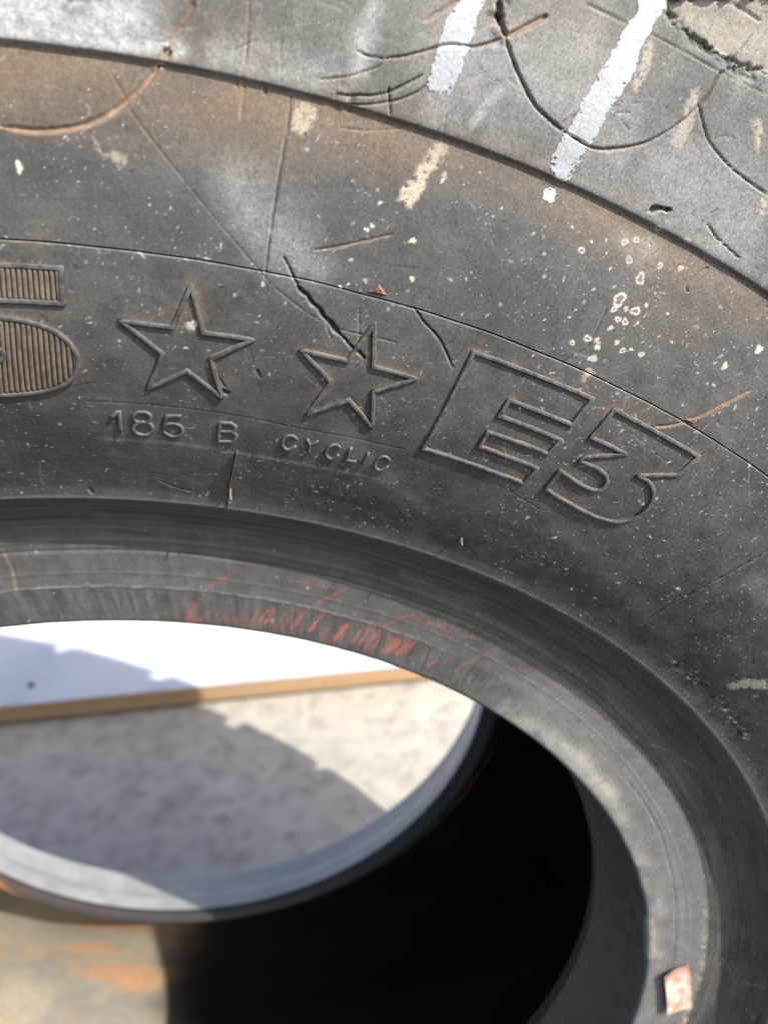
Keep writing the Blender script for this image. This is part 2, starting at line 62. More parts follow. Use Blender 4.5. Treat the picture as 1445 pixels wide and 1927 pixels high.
# ------------------------------------------------------------------ numpy noise
_rng = np.random.default_rng(11)
_tab = _rng.random((256, 256))
def vnoise(u, v, ox=0):
    u = np.asarray(u) + ox * 17.31; v = np.asarray(v) + ox * 9.77
    iu = np.floor(u).astype(np.int64); iv = np.floor(v).astype(np.int64)
    fu = u - iu; fv = v - iv
    fu = fu * fu * (3 - 2 * fu); fv = fv * fv * (3 - 2 * fv)
    a = _tab[iu & 255, iv & 255]; b = _tab[(iu + 1) & 255, iv & 255]
    c = _tab[iu & 255, (iv + 1) & 255]; d = _tab[(iu + 1) & 255, (iv + 1) & 255]
    return (a * (1 - fu) + b * fu) * (1 - fv) + (c * (1 - fu) + d * fu) * fv
def fbm(u, v, sc, oct=4, ox=0, gain=.55):
    t = 0; amp = 1; tot = 0; f = 1 / sc
    for k in range(oct):
        t = t + amp * vnoise(u * f, v * f, ox + 3 * k); tot += amp; amp *= gain; f *= 2.07
    return t / tot
def sstep(a, b, x):
    t = np.clip((x - a) / (b - a), 0, 1); return t * t * (3 - 2 * t)
def mixc(c, k, col):
    k = np.clip(k, 0, 1)[..., None]; return c * (1 - k) + np.array(col) * k

# ------------------------------------------------------------------ object helpers
def link(o, parent=None):
    COL.objects.link(o)
    if parent is not None: o.parent = parent
    return o
def tag(o, label=None, cat=None, kind=None, group=None):
    if label: o['label'] = label
    if cat: o['category'] = cat
    if kind: o['kind'] = kind
    if group: o['group'] = group
    return o
def mesh_np(name, V, Q, mat, parent=None, colors=None, smooth=True):
    """one mesh object from numpy vertices and quads/tris"""
    me = bpy.data.meshes.new(name); V = np.ascontiguousarray(V, dtype=np.float32); Q = np.ascontiguousarray(Q, dtype=np.int32)
    n, k = Q.shape
    me.vertices.add(len(V)); me.vertices.foreach_set('co', V.ravel())
    me.loops.add(n * k); me.loops.foreach_set('vertex_index', Q.ravel())
    me.polygons.add(n); me.polygons.foreach_set('loop_start', np.arange(n, dtype=np.int32) * k)
    me.polygons.foreach_set('use_smooth', np.full(n, smooth))
    me.update(calc_edges=True)
    if colors is not None:
        a = me.attributes.new('albedo', 'FLOAT_COLOR', 'POINT')
        c = np.ones((len(V), 4), np.float32); c[:, :colors.shape[1]] = colors
        a.data.foreach_set('color', c.ravel())
    me.materials.append(mat)
    return link(bpy.data.objects.new(name, me), parent)
def grid_quads(n, m, wrap=False):
    i = np.arange(n if wrap else n - 1); j = np.arange(m - 1)
    I, J = np.meshgrid(i, j, indexing='ij'); I2 = (I + 1) % n
    return np.stack([I * m + J, I2 * m + J, I2 * m + J + 1, I * m + J + 1], -1).reshape(-1, 4)

# ------------------------------------------------------------------ materials
def new_mat(name):
    m = bpy.data.materials.new(name); m.use_nodes = True
    nt = m.node_tree; return m, nt, nt.nodes['Principled BSDF']
def N(nt, t, **kw):
    n = nt.nodes.new(t)
    for k, v in kw.items(): setattr(n, k, v)
    return n
def noise(nt, scale, detail=4, rough=.55, vec=None):
    n = N(nt, 'ShaderNodeTexNoise'); n.inputs['Scale'].default_value = scale; n.inputs['Detail'].default_value = detail; n.inputs['Roughness'].default_value = rough
    if vec is not None: nt.links.new(vec, n.inputs['Vector'])
    return n.outputs['Fac']
def ramp(nt, fac, stops):
    r = N(nt, 'ShaderNodeValToRGB'); el = r.color_ramp.elements
    while len(el) < len(stops): el.new(.5)
    for e, (p, c) in zip(el, stops): e.position = p; e.color = (*c, 1) if len(c) == 3 else c
    nt.links.new(fac, r.inputs[0]); return r.outputs[0]
def rng(nt, fac, a, b, lo=0, hi=1):
    r = N(nt, 'ShaderNodeMapRange'); r.inputs[1].default_value = lo; r.inputs[2].default_value = hi; r.inputs[3].default_value = a; r.inputs[4].default_value = b
    nt.links.new(fac, r.inputs[0]); return r.outputs[0]
def mixrgb(nt, mode, fac, a, b):
    m = N(nt, 'ShaderNodeMix', data_type='RGBA', blend_type=mode)
    for sock, v in ((m.inputs[0], fac), (m.inputs[6], a), (m.inputs[7], b)):
        if isinstance(v, (int, float)): sock.default_value = v
        elif isinstance(v, tuple): sock.default_value = (*v, 1)
        else: nt.links.new(v, sock)
    return m.outputs[2]
def bump(nt, h, dist, strength=1, normal=None):
    b = N(nt, 'ShaderNodeBump'); b.inputs['Distance'].default_value = dist; b.inputs['Strength'].default_value = strength
    nt.links.new(h, b.inputs['Height'])
    if normal is not None: nt.links.new(normal, b.inputs['Normal'])
    return b.outputs[0]
def obj_vec(nt): return N(nt, 'ShaderNodeTexCoord').outputs['Object']

def rubber_attr(name, r0=.5, r1=.78, spec=.45, micro=.00007):
    m, nt, p = new_mat(name); v = obj_vec(nt)
    a = N(nt, 'ShaderNodeAttribute', attribute_name='albedo')
    f = noise(nt, 900, 3, .7, v); g = noise(nt, 130, 5, .6, v)
    c = mixrgb(nt, 'MULTIPLY', 1.0, a.outputs['Color'], ramp(nt, f, [(.28, (.74,) * 3), (.72, (1.26,) * 3)]))
    c = mixrgb(nt, 'MULTIPLY', 1.0, c, ramp(nt, noise(nt, 2100, 2, .6, v), [(.3, (.80,) * 3), (.7, (1.20,) * 3)]))
    c = mixrgb(nt, 'MULTIPLY', 1.0, c, ramp(nt, g, [(.3, (.86,) * 3), (.7, (1.14,) * 3)]))
    nt.links.new(c, p.inputs['Base Color'])
    nt.links.new(rng(nt, g, r0, r1, .3, .7), p.inputs['Roughness'])
    p.inputs['Specular IOR Level'].default_value = spec
    nt.links.new(bump(nt, f, micro, .8, bump(nt, noise(nt, 2600, 2, .6, v), micro * .35, .8)), p.inputs['Normal'])
    return m
M_SIDE = rubber_attr('weathered_rubber', .56, .85, .26)
M_BEAD = rubber_attr('bead_rubber', .36, .58, .45, .00003)
def plain_rubber(name, c0, c1, r0=.5, r1=.8):
    m, nt, p = new_mat(name); v = obj_vec(nt)
    g = noise(nt, 14, 6, .6, v); f = noise(nt, 300, 3, .6, v)
    nt.links.new(mixrgb(nt, 'MULTIPLY', 1.0, ramp(nt, g, [(.35, c0), (.65, c1)]), ramp(nt, f, [(.3, (.8,) * 3), (.7, (1.2,) * 3)])), p.inputs['Base Color'])
    nt.links.new(rng(nt, g, r0, r1, .3, .7), p.inputs['Roughness']); p.inputs['Specular IOR Level'].default_value = .4
    nt.links.new(bump(nt, f, .0004, .6), p.inputs['Normal'])
    return m
M_TREAD = plain_rubber('tread_rubber', (.035, .034, .034), (.07, .062, .052))
M_FLAKE, nt, p = new_mat('torn_brown_rubber')
nt.links.new(ramp(nt, noise(nt, 700, 3, .6, obj_vec(nt)), [(.3, (.07, .035, .022)), (.7, (.19, .10, .065))]), p.inputs['Base Color']); p.inputs['Roughness'].default_value = .75
M_LINER = rubber_attr('inner_liner_rubber', .55, .8, .3, .0002)

M_PAINT, nt, p = new_mat('white_paint'); v = obj_vec(nt)
f = noise(nt, 1100, 4, .7, v)
nt.links.new(ramp(nt, f, [(.28, (.20, .215, .228)), (.42, (.30, .325, .345)), (.7, (.36, .39, .415))]), p.inputs['Base Color'])
p.inputs['Roughness'].default_value = .6
nt.links.new(bump(nt, f, .00012, .8), p.inputs['Normal'])

M_LABEL, nt, p = new_mat('worn_pink_paper'); v = obj_vec(nt)
f = noise(nt, 120, 6, .65, v); g = noise(nt, 420, 4, .6, v)
c = ramp(nt, f, [(.34, (.24, .11, .085)), (.46, (.36, .22, .18)), (.56, (.46, .38, .32)), (.7, (.50, .46, .40))])
c = mixrgb(nt, 'MULTIPLY', .6, c, ramp(nt, g, [(.35, (.7, .62, .58)), (.6, (1, 1, 1))]))
nt.links.new(c, p.inputs['Base Color']); p.inputs['Roughness'].default_value = .8
nt.links.new(bump(nt, g, .0003, .7), p.inputs['Normal'])

M_GROUND, nt, p = new_mat('concrete'); v = obj_vec(nt)
a = noise(nt, 2.3, 8, .62, v); b = noise(nt, 17, 9, .72, v); d = noise(nt, 420, 3, .6, v)
vo = N(nt, 'ShaderNodeTexVoronoi', feature='SMOOTH_F1'); vo.inputs['Scale'].default_value = 24; vo.inputs['Randomness'].default_value = 1
wv = N(nt, 'ShaderNodeVectorMath', operation='ADD'); sc_ = N(nt, 'ShaderNodeVectorMath', operation='SCALE'); sc_.inputs['Scale'].default_value = .09
nc = N(nt, 'ShaderNodeTexNoise'); nc.inputs['Scale'].default_value = 14; nc.inputs['Detail'].default_value = 5; nt.links.new(v, nc.inputs['Vector'])
nt.links.new(nc.outputs['Color'], sc_.inputs[0]); nt.links.new(v, wv.inputs[0]); nt.links.new(sc_.outputs[0], wv.inputs[1]); nt.links.new(wv.outputs[0], vo.inputs['Vector'])
c = mixrgb(nt, 'MULTIPLY', 1, ramp(nt, a, [(.3, (.290, .272, .238)), (.7, (.37, .35, .31))]), ramp(nt, b, [(.30, (.70, .69, .70)), (.5, (.97, .97, .97)), (.7, (1.14, 1.13, 1.10))]))
c = mixrgb(nt, 'MULTIPLY', 1, c, ramp(nt, vo.outputs['Distance'], [(.10, (.80, .79, .79)), (.42, (1.04, 1.04, 1.04))]))
c = mixrgb(nt, 'MULTIPLY', 1, c, ramp(nt, d, [(.3, (.85,) * 3), (.7, (1.12,) * 3)]))
nt.links.new(c, p.inputs['Base Color']); p.inputs['Roughness'].default_value = .9
nt.links.new(bump(nt, d, .001, .5, bump(nt, b, .004, .4)), p.inputs['Normal'])

M_DARK_GROUND, nt, p = new_mat('added_dark_ground'); v = obj_vec(nt)
a = noise(nt, 6, 5, .6, v); d = noise(nt, 300, 3, .7, v)
nt.links.new(mixrgb(nt, 'MULTIPLY', 1, ramp(nt, a, [(.3, (.040, .039, .038)), (.7, (.065, .063, .060))]), ramp(nt, d, [(.3, (.6,) * 3), (.7, (1.35,) * 3)])), p.inputs['Base Color']); p.inputs['Roughness'].default_value = .9
nt.links.new(bump(nt, d, .004, .7), p.inputs['Normal'])
M_WHITE, nt, p = new_mat('white_board_face'); v = obj_vec(nt)
a = noise(nt, 5, 5, .6, v)
nt.links.new(ramp(nt, a, [(.3, (.33, .35, .40)), (.55, (.42, .44, .485))]), p.inputs['Base Color']); p.inputs['Roughness'].default_value = .55
nt.links.new(bump(nt, noise(nt, 9, 3, .5, v), .006, .5), p.inputs['Normal'])
def wood(name, c0, c1):
    m, nt, p = new_mat(name); v = obj_vec(nt)
    mp = N(nt, 'ShaderNodeMapping'); mp.inputs['Scale'].default_value = (3, 60, 220); nt.links.new(v, mp.inputs['Vector'])
    nt.links.new(ramp(nt, noise(nt, 1, 5, .6, mp.outputs[0]), [(.3, c0), (.7, c1)]), p.inputs['Base Color']); p.inputs['Roughness'].default_value = .75
    return m
M_PLY = wood('pale_veneer', (.27, .175, .10), (.42, .285, .16))
M_GLUE = wood('dark_veneer', (.11, .065, .035), (.18, .11, .06))
M_STEEL, nt, p = new_mat('dull_steel'); p.inputs['Metallic'].default_value = 1
nt.links.new(ramp(nt, noise(nt, 300, 3, .6, obj_vec(nt)), [(.3, (.05, .05, .055)), (.7, (.16, .16, .17))]), p.inputs['Base Color']); p.inputs['Roughness'].default_value = .5

# ------------------------------------------------------------------ setting: concrete ground
bm = bmesh.new(); L = 150
vs = [bm.verts.new(q) for q in ((-L, -L, 0), (L, -L, 0), (L, L, 0), (-L, L, 0))]; bm.faces.new(vs)
me = bpy.data.meshes.new('ground'); bm.to_mesh(me); bm.free(); me.materials.append(M_GROUND)
tag(link(bpy.data.objects.new('ground', me)), kind='structure')
bm = bmesh.new()                                            # unseen dark ground added in front, cutting bounce light onto the tyre
vs = [bm.verts.new(q) for q in ((-L, -L, .004), (L, -L, .004), (L, -.36, .004), (-L, -.36, .004))]; bm.faces.new(vs)
me = bpy.data.meshes.new('added_dark_ground'); bm.to_mesh(me); bm.free(); me.materials.append(M_DARK_GROUND)
tag(link(bpy.data.objects.new('added_dark_ground', me)), kind='structure')

# ------------------------------------------------------------------ board lying on the ground behind the tyre
def box_part(name, x0, x1, y0, y1, z0, z1, mat, parent, bev=.0015):
    bm = bmesh.new(); bmesh.ops.create_cube(bm, size=1)
    for q in bm.verts: q.co = ((x0 + x1) / 2 + q.co.x * (x1 - x0), (y0 + y1) / 2 + q.co.y * (y1 - y0), (z0 + z1) / 2 + q.co.z * (z1 - z0))
    if bev: bmesh.ops.bevel(bm, geom=bm.edges[:], offset=bev, segments=2, affect='EDGES')
    me = bpy.data.meshes.new(name); bm.to_mesh(me); bm.free(); me.materials.append(mat)
    return link(bpy.data.objects.new(name, me), parent)
board = bpy.data.objects.new('plywood_board', None); link(board); board.location = (.1, 1.062, .020); board.rotation_euler = (math.radians(11), 0, math.radians(2.4))
tag(board, 'white faced plywood board lying on the concrete behind the tyre with its bare edge showing', 'board')
zz = 0
for h_, m_, d_ in ((.018, M_PLY, .004), (.013, M_PLY, .0006), (.005, M_GLUE, .0035), (.012, M_PLY, .0004), (.012, M_PLY, .0012)):
    box_part('veneer_layer', -1.3 + d_, 1.3 - d_, d_, 1.22, zz, zz + h_, m_, board, .0006); zz += h_
box_part('white_face', -1.301, 1.301, -.0015, 1.22, zz, zz + .004, M_WHITE, board, .001)
bm = bmesh.new(); bmesh.ops.create_cone(bm, cap_ends=True, segments=24, radius1=.009, radius2=.006, depth=.006)
me = bpy.data.meshes.new('screw_head'); bm.to_mesh(me); bm.free(); me.materials.append(M_STEEL)
o = link(bpy.data.objects.new('screw_head', me), board); o.location = (-.62, .055, zz + .006)
box_part('added_batten', -1.0, 1.0, .965, 1.045, -.203, -.0006, M_PLY, board, .003)  # unseen prop, added so the board can tilt and shift its shadow line

# ------------------------------------------------------------------ the tyre
tyre = bpy.data.objects.new('tyre', None); link(tyre); tyre.empty_display_size = .2
tag(tyre, 'large worn black loader tyre standing upright with raised star and letter marks', 'tyre')

def revolve_xyz(th_deg, r, y):
    t = np.radians(th_deg); return np.stack([r * np.sin(t), -y, AXLE + r * np.cos(t)], -1)
def surf(th, s, h=0):
    """point on the visible face at angle th (deg) and arc length s (mm), lifted by h mm"""
    th = np.asarray(th, float); s = np.asarray(s, float)
    r, y, nr, ny = prof(s); return revolve_xyz(th, r + nr * h * .001, y + ny * h * .001)

def dense(pts, closed=False, n=6):
    """smooth a curved stroke"""
    P = np.array(pts); A = np.vstack([P[-1:], P, P[:2]]) if closed else np.vstack([2 * P[0] - P[1], P, 2 * P[-1] - P[-2]])
    out = []
    for i in range(1, len(A) - 2):
        p0, p1, p2, p3 = A[i - 1:i + 3]
        for k in range(n):
            t = k / n; out.append(tuple(.5 * (2 * p1 + (p2 - p0) * t + (2 * p0 - 5 * p1 + 4 * p2 - p3) * t * t + (3 * p1 - p0 - 3 * p2 + p3) * t ** 3)))
    if not closed: out.append(tuple(P[-1]))
    return out

class Strip:
    """a strip of the tyre's face: fine in the region near the camera, coarse round the rest"""
    def __init__(self, s0, s1, ds, th0, th1, dth, extra=None):
        self.s = np.linspace(s0, s1, int(round((s1 - s0) / ds)) + 1)
        if extra is not None: self.s = np.unique(np.concatenate([self.s[(self.s < extra[0]) | (self.s > extra[-1])], extra]))
        fine = np.linspace(th0, th1, int(round((th1 - th0) / dth)) + 1)
        coarse = np.linspace(th1, th0 + 360, int((360 - (th1 - th0)) / 1.5) + 2)[1:-1]
        self.th = np.concatenate([fine, coarse]); self.nf = len(fine)
        self.n, self.m = len(self.th), len(self.s)
        self.h = np.zeros((self.n, self.m))
        self.r = prof(self.s)[0]
        self.U = np.radians(self.th)[:, None] * 460. * np.ones((1, self.m)); self.V = np.ones((self.n, 1)) * self.s[None, :]
    def block(self, pts, pad):
        P = np.array(pts); sm = P[:, 1].mean(); rm = float(prof(np.array([sm]))[0][0]) * 1000
        dp = math.degrees(pad / rm)
        i0, i1 = np.searchsorted(self.th[:self.nf], [P[:, 0].min() - dp, P[:, 0].max() + dp])
        j0, j1 = np.searchsorted(self.s, [P[:, 1].min() - pad, P[:, 1].max() + pad])
        if i1 <= i0 or j1 <= j0: return None
        X = np.radians(self.th[i0:i1])[:, None] * rm; Y = self.s[j0:j1][None, :]
        Pm = np.stack([np.radians(P[:, 0]) * rm, P[:, 1]], 1)
        return (slice(i0, i1), slice(j0, j1)), X, Y, Pm
    def dist(self, pts, pad, closed=False, wob=0., seed=0):
        """distance (mm), signed side and 0..1 position along a polyline, in a window round it"""
        b = self.block(pts, pad)
        if b is None: return None
        sl, X, Y, P = b
        if wob:
            X = X + (fbm(self.U[sl], self.V[sl], 2.2, 3, seed) - .5) * wob * 2; Y = Y + (fbm(self.U[sl], self.V[sl], 2.2, 3, seed + 5) - .5) * wob * 2
        D = np.full(np.broadcast(X, Y).shape, 1e9); T = np.zeros_like(D); SD = np.zeros_like(D)
        Pn = np.vstack([P, P[:1]]) if closed else P
        seg = np.linalg.norm(np.diff(Pn, axis=0), axis=1); tot = seg.sum() + 1e-9; acc = 0
        for (ax, ay), (bx, by), l in zip(Pn[:-1], Pn[1:], seg):
            ex, ey = bx - ax, by - ay; t = np.clip(((X - ax) * ex + (Y - ay) * ey) / (l * l + 1e-9), 0, 1)
            dx, dy = X - ax - t * ex, Y - ay - t * ey; d = np.hypot(dx, dy); k = d < D
            D = np.where(k, d, D); T = np.where(k, (acc + t * l) / tot, T); SD = np.where(k, np.sign(ex * dy - ey * dx) * d, SD); acc += l
        return sl, D, T, SD
    def inside(self, poly, pad=2., wob=0., seed=0):
        """signed distance (mm), positive inside a closed outline"""
        q = self.dist(poly, pad, True, wob, seed)
        if q is None: return None
        sl, D, T, _ = q; _, X, Y, P = self.block(poly, pad)
        X = np.broadcast_to(X, D.shape); Y = np.broadcast_to(Y, D.shape)
        if wob:
            X = X + (fbm(self.U[sl], self.V[sl], 2.2, 3, seed) - .5) * wob * 2; Y = Y + (fbm(self.U[sl], self.V[sl], 2.2, 3, seed + 5) - .5) * wob * 2
        ins = np.zeros(D.shape, bool)
        for (ax, ay), (bx, by) in zip(P, np.roll(P, -1, 0)):
            if ay == by: continue
            c = ((ay > Y) != (by > Y)) & (X < (bx - ax) * (Y - ay) / (by - ay) + ax); ins ^= c
        return sl, np.where(ins, D, -D)
    def sample(self, arr, th, s):
        i = np.clip(np.interp(th, self.th[:self.nf], np.arange(self.nf)), 0, self.nf - 1.001); j = np.clip(np.interp(s, self.s, np.arange(self.m)), 0, self.m - 1.001)
        i0 = i.astype(int); j0 = j.astype(int); fi = i - i0; fj = j - j0
        if arr.ndim == 3: fi = fi[..., None]; fj = fj[..., None]
        return (arr[i0, j0] * (1 - fi) + arr[i0 + 1, j0] * fi) * (1 - fj) + (arr[i0, j0 + 1] * (1 - fi) + arr[i0 + 1, j0 + 1] * fi) * fj
    def build(self, name, mat):
        V = surf(self.th[:, None] * np.ones((1, self.m)), self.V, self.h)
        return mesh_np(name, V.reshape(-1, 3), grid_quads(self.n, self.m, True), mat, tyre, self.col.reshape(-1, 3))

S_E, S_G, S_END = 143.9, 291.2, 379.5
bead = Strip(0, S_E, .6, -8, 100, .098)
side = Strip(S_E, S_G, .37, -5, 62, .046, np.arange(244.2, 246.6, .13))
shld = Strip(S_G, S_END, .40, -5, 30, .042)

GREY, BLUE = np.array((.060, .0602, .0605)), np.array((.046, .0472, .0495))
def stains(st, lst, seed):
    """soft patchy stain strength over a strip"""
    out = np.zeros((st.n, st.m))
    for q, (pts, rad, k) in enumerate(lst):
        d = st.dist(pts, rad * 2.2)
        if d is None: continue
        sl, D, T, _ = d
        nz = fbm(st.U[sl], st.V[sl], max(rad * 1.1, 2), 5, seed + q)
        m = np.exp(-(D / rad) ** 2) * k * sstep(.25, .62, nz + .22 * np.exp(-(D / rad) ** 2))
        out[sl] = np.maximum(out[sl], m)
    return out
OUTL = ['star_a', 'star_b', 'E', 'three', 'five']

def paint_strip(st, kind, seed):
    U, V = st.U, st.V
    n1 = fbm(U, V, 34, 5, seed); n2 = fbm(U, V, 7, 5, seed + 20); n3 = fbm(U, V, 1.3, 3, seed + 40)
    tang = fbm(U, V * 6, 9, 4, seed + 60)                  # fine streaks running round the tyre
    radl = fbm(U * 7, V, 9, 4, seed + 80)                  # fine radial brush marks
    k = sstep(.33, .63, n1 * .65 + n2 * .35)
    c = BLUE * (1 - k)[..., None] + GREY * k[..., None]
    c = c * (.86 + .28 * n2)[..., None]
    if kind == 'shoulder': c = c * 1.45 + np.array((.034, .0295, .0225)) * (.5 + n1)[..., None]
    if kind == 'bead': c = c * .6 + np.array((.028, .027, .0255)) * (.7 + .6 * radl)[..., None]
    dust = .30 * sstep(.42, .7, fbm(U, V, 26, 5, seed + 9)) * (.5 + n2)
    br = np.maximum(stains(st, F['brown'], seed + 100), dust * (.20 if kind == 'side' else .2))
    if kind == 'bead': br = np.zeros_like(br)
    c = mixc(c, stains(st, F['black'], seed + 160) * .8, BLUE * .66)
    c = mixc(c, br * (.45 + .95 * n3) * (.40 + .2 * sstep(255, 275, V)), (.132, .098, .068))
    pl = stains(st, F['pale'], seed + 130)
    pl = pl * (.55 + .9 * n3)
    c = mixc(c, pl * (.85 if kind != 'bead' else 0), (.25, .248, .242) if kind == 'side' else (.44, .45, .455))  # chalky patches, plus sky gloss painted pale on the upper left shoulder
    # faint tangential and radial streaking of a rubbed surface
    c = c * (1 + .22 * (tang - .5) + (.34 if kind == 'side' else .12) * (radl - .5) * sstep(210, 160, V))[..., None]
    h = st.h
    h += (fbm(U, V, 9, 3, seed + 30) - .5) * .25 + (n3 - .5) * .05
    return c

def do_cuts(st, c):
    for q, (pts, w, d, k, tan) in enumerate(F['cuts']):
        w = w * (.62 if w > .9 else .66)
        r = st.dist(pts if len(pts) < 3 else dense(pts, False, 4), w * 4 + 3, wob=.10 if tan > .5 else .15 + 1.2 * min(max(w - .4, 0), .5), seed=q)
        if r is None: continue
        sl, D, T, SD = r
        ww = w * ((.55 + .9 * vnoise(st.U[sl] / 2.6, st.V[sl] / 2.6, q)) if tan < .5 else (.85 + .3 * vnoise(st.U[sl] / 9, st.V[sl] / 9, q))) * sstep(-.02, .12, T) ** .5 * sstep(1.02, .9, T) ** .5 + 1e-3
        g = np.exp(-(D / ww) ** 4) if w > .6 else np.exp(-(D / (ww * .9)) ** 2)
        st.h[sl] -= d * g
        lip = np.exp(-((D - ww * 1.7) / (ww * .6 + .12)) ** 2) * (SD < 0)
        st.h[sl] += .12 * min(w, 1) * lip
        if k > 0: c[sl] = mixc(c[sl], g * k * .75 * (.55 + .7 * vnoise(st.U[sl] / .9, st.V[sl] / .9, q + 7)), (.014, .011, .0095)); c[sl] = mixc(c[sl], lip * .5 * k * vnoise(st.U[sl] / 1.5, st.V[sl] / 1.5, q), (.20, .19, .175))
        if k < 0: c[sl] = mixc(c[sl], g * -k, (.20, .195, .185))
        if tan > 0:
            gg = np.exp(-(D / (ww * 1.15 + .15)) ** 2) * tan
            c[sl] = mixc(c[sl], gg * (.55 + .7 * vnoise(st.U[sl] / 1.1, st.V[sl] / 1.1, q + 3)), (.200, .138, .095))
        if tan < 0: c[sl] = mixc(c[sl], g * .35, (.2, .195, .185))
    for q, (pts, w) in enumerate(F['gouge']):
        r = st.dist(pts, w * 2.5, wob=1.0, seed=q + 60)
        if r is None: continue
        sl, D, T, SD = r
        g = np.exp(-(D / w) ** 2) * sstep(.3, .5, fbm(st.U[sl], st.V[sl], 5, 3, q + 75) + .12); nz = fbm(st.U[sl] * .7 + st.V[sl] * .7, st.V[sl] - st.U[sl], 3.0, 3, q + 70)
        st.h[sl] -= g * (nz - .38) * 3.6
        c[sl] = mixc(c[sl], g * sstep(.5, .7, nz) * .8, (.016, .012, .011)); c[sl] = mixc(c[sl], g * sstep(.5, .35, nz) * .55, (.17, .135, .105))
    return c

def do_mud(st, c):
    for q, (poly, k) in enumerate(F['mud']):
        r = st.inside(poly, 3, wob=.9, seed=q + 30)
        if r is None: continue
        sl, sd_ = r
        gr = fbm(st.U[sl], st.V[sl], .9, 3, q + 11)
        m = sstep(-.3, 1.2, sd_) * sstep(.30, .52, gr + .14 * sstep(0, 2.5, sd_)) * k
        c[sl] = mixc(c[sl], m, (.33, .30, .245)); st.h[sl] += m * .28
    return c

def do_specks(st, c, n, area, seed, rmin=.17, rmax=.62, rise=.12):
    g = np.random.default_rng(seed); th0, th1, s0, s1 = area
    spec = []
    clump = fbm
    while len(spec) < n:
        a = g.uniform(th0, th1); b = g.uniform(s0, s1)
        if fbm(np.array([math.radians(a) * 460]), np.array([b]), 15, 4, seed)[0] + g.uniform(-.14, .14) < .50: continue
        r = rmin + (rmax - rmin) * g.random() ** 7
        spec.append((a, b, r, 1, g.uniform(.35, 1)))
    for a, b, r, f, k in spec:
        blk = st.block([(a, b)], r * 3 + .6)
        if blk is None: continue
        sl, X, Y, P = blk; dx = X - P[0, 0]; dy = Y - P[0, 1]
        an = g.uniform(0, 6.28); e = g.uniform(.5, 1.0)
        d = np.hypot((dx * math.cos(an) + dy * math.sin(an)) * e, (-dx * math.sin(an) + dy * math.cos(an)) / e)
        m = np.exp(-(d / r) ** 3) * k
        c[sl] = mixc(c[sl], m * .9, (.31, .298, .275)); st.h[sl] += m * rise
    return c

def do_scratches(st, c, n, area, seed, k0=.3, bend=.0):
    """fine scuffs and hairline scratches, mostly lying along a few working directions"""
    g = np.random.default_rng(seed); th0, th1, s0, s1 = area
    for q in range(n):
        a, s_ = g.uniform(th0, th1), g.uniform(s0, s1); L_ = 2.5 + 26 * g.random() ** 3; an = g.choice((.25, 1.15, 1.9, 2.7)) + g.normal(0, .22)
        bd = g.normal(0, bend); pts = []
        for t in (-.5, -.25, 0, .25, .5):
            aa = an + bd * t; pts.append((a + math.degrees(math.cos(aa) * L_ * t / 460), s_ + math.sin(aa) * L_ * t))
        if not all(s0 < p_[1] < s1 for p_ in pts): continue
        r = st.dist(pts, 1.2, wob=.1, seed=q)
        if r is None: continue
        sl, D, T, SD = r; w = g.uniform(.12, .26)
        m = np.exp(-(D / w) ** 2) * sstep(0, .3, T) * sstep(1, .6, T) * sstep(.25, .55, vnoise(st.U[sl] / 1.2, st.V[sl] / 1.2, q))
        if g.random() < .72: c[sl] = mixc(c[sl], m * g.uniform(.4, 1.3) * k0, (.26, .25, .235))
        else: c[sl] = mixc(c[sl], m * .7, (.016, .014, .013))
        st.h[sl] -= m * .12
    return c

def do_rings(st, c):
    for q, (a, b, r, f) in enumerate(F['rings']):
        blk = st.block([(a, b)], r * 2.2 + 1)
        if blk is None: continue
        sl, X, Y, P = blk; dx = X - P[0, 0]; dy = Y - P[0, 1]; an = np.arctan2(dy, dx)
        rr = r * .85 * (1 + .22 * np.sin(an * 2 + q) + .14 * np.sin(an * 3 + 2.3 * q) + .08 * np.sin(an * 5 + q)); d = np.hypot(dx, dy)
        if f: m = sstep(rr * 1.15, rr * .55, d) * (.5 + .6 * vnoise(st.U[sl] / .8, st.V[sl] / .8, q))
        else: m = np.exp(-((d - rr * .8) / max(.30, r * .16)) ** 2) * .95 + .12 * (d < rr * .8) * (r > 1.2)
        c[sl] = mixc(c[sl], m, (.40, .375, .33)); st.h[sl] += m * .10
    return c

def do_halo(st, c):
    for q, nm in enumerate(OUTL):
        r = st.dist(F[nm], 6, True, wob=.5, seed=q)
        if r is None: continue
        sl, D, T, SD = r
        ptch = sstep(.42, .62, fbm(st.U[sl], st.V[sl], 11, 4, 300 + q)); gr = fbm(st.U[sl], st.V[sl], .9, 2, 310)
        c[sl] = mixc(c[sl], np.exp(-(D / 1.25) ** 2) * ptch * (.25 + 1.1 * gr) * .72, (.205, .130, .080))
        c[sl] = mixc(c[sl], np.exp(-(D / 4.0) ** 2) * ptch * .14, (.125, .098, .072))
    r = st.inside(F['five'], 1)
    if r: sl, d = r; c[sl] = mixc(c[sl], sstep(0, 1, d) * .9, (.15, .112, .076))
    for q, k in enumerate(('C1', 'C2', 'C3', 'L', 'eight', 'B')):
        for pl in F[k]:
            r = st.dist(pl, 4)
            if r: sl, D, T, SD = r; c[sl] = mixc(c[sl], np.exp(-(D / 1.7) ** 2) * .42 * sstep(.35, .6, fbm(st.U[sl], st.V[sl], 4, 3, q)), (.14, .098, .066))
    return c

# --- sidewall
c = paint_strip(side, 'side', 1)
c = do_halo(side, c)
c = do_mud(side, c)
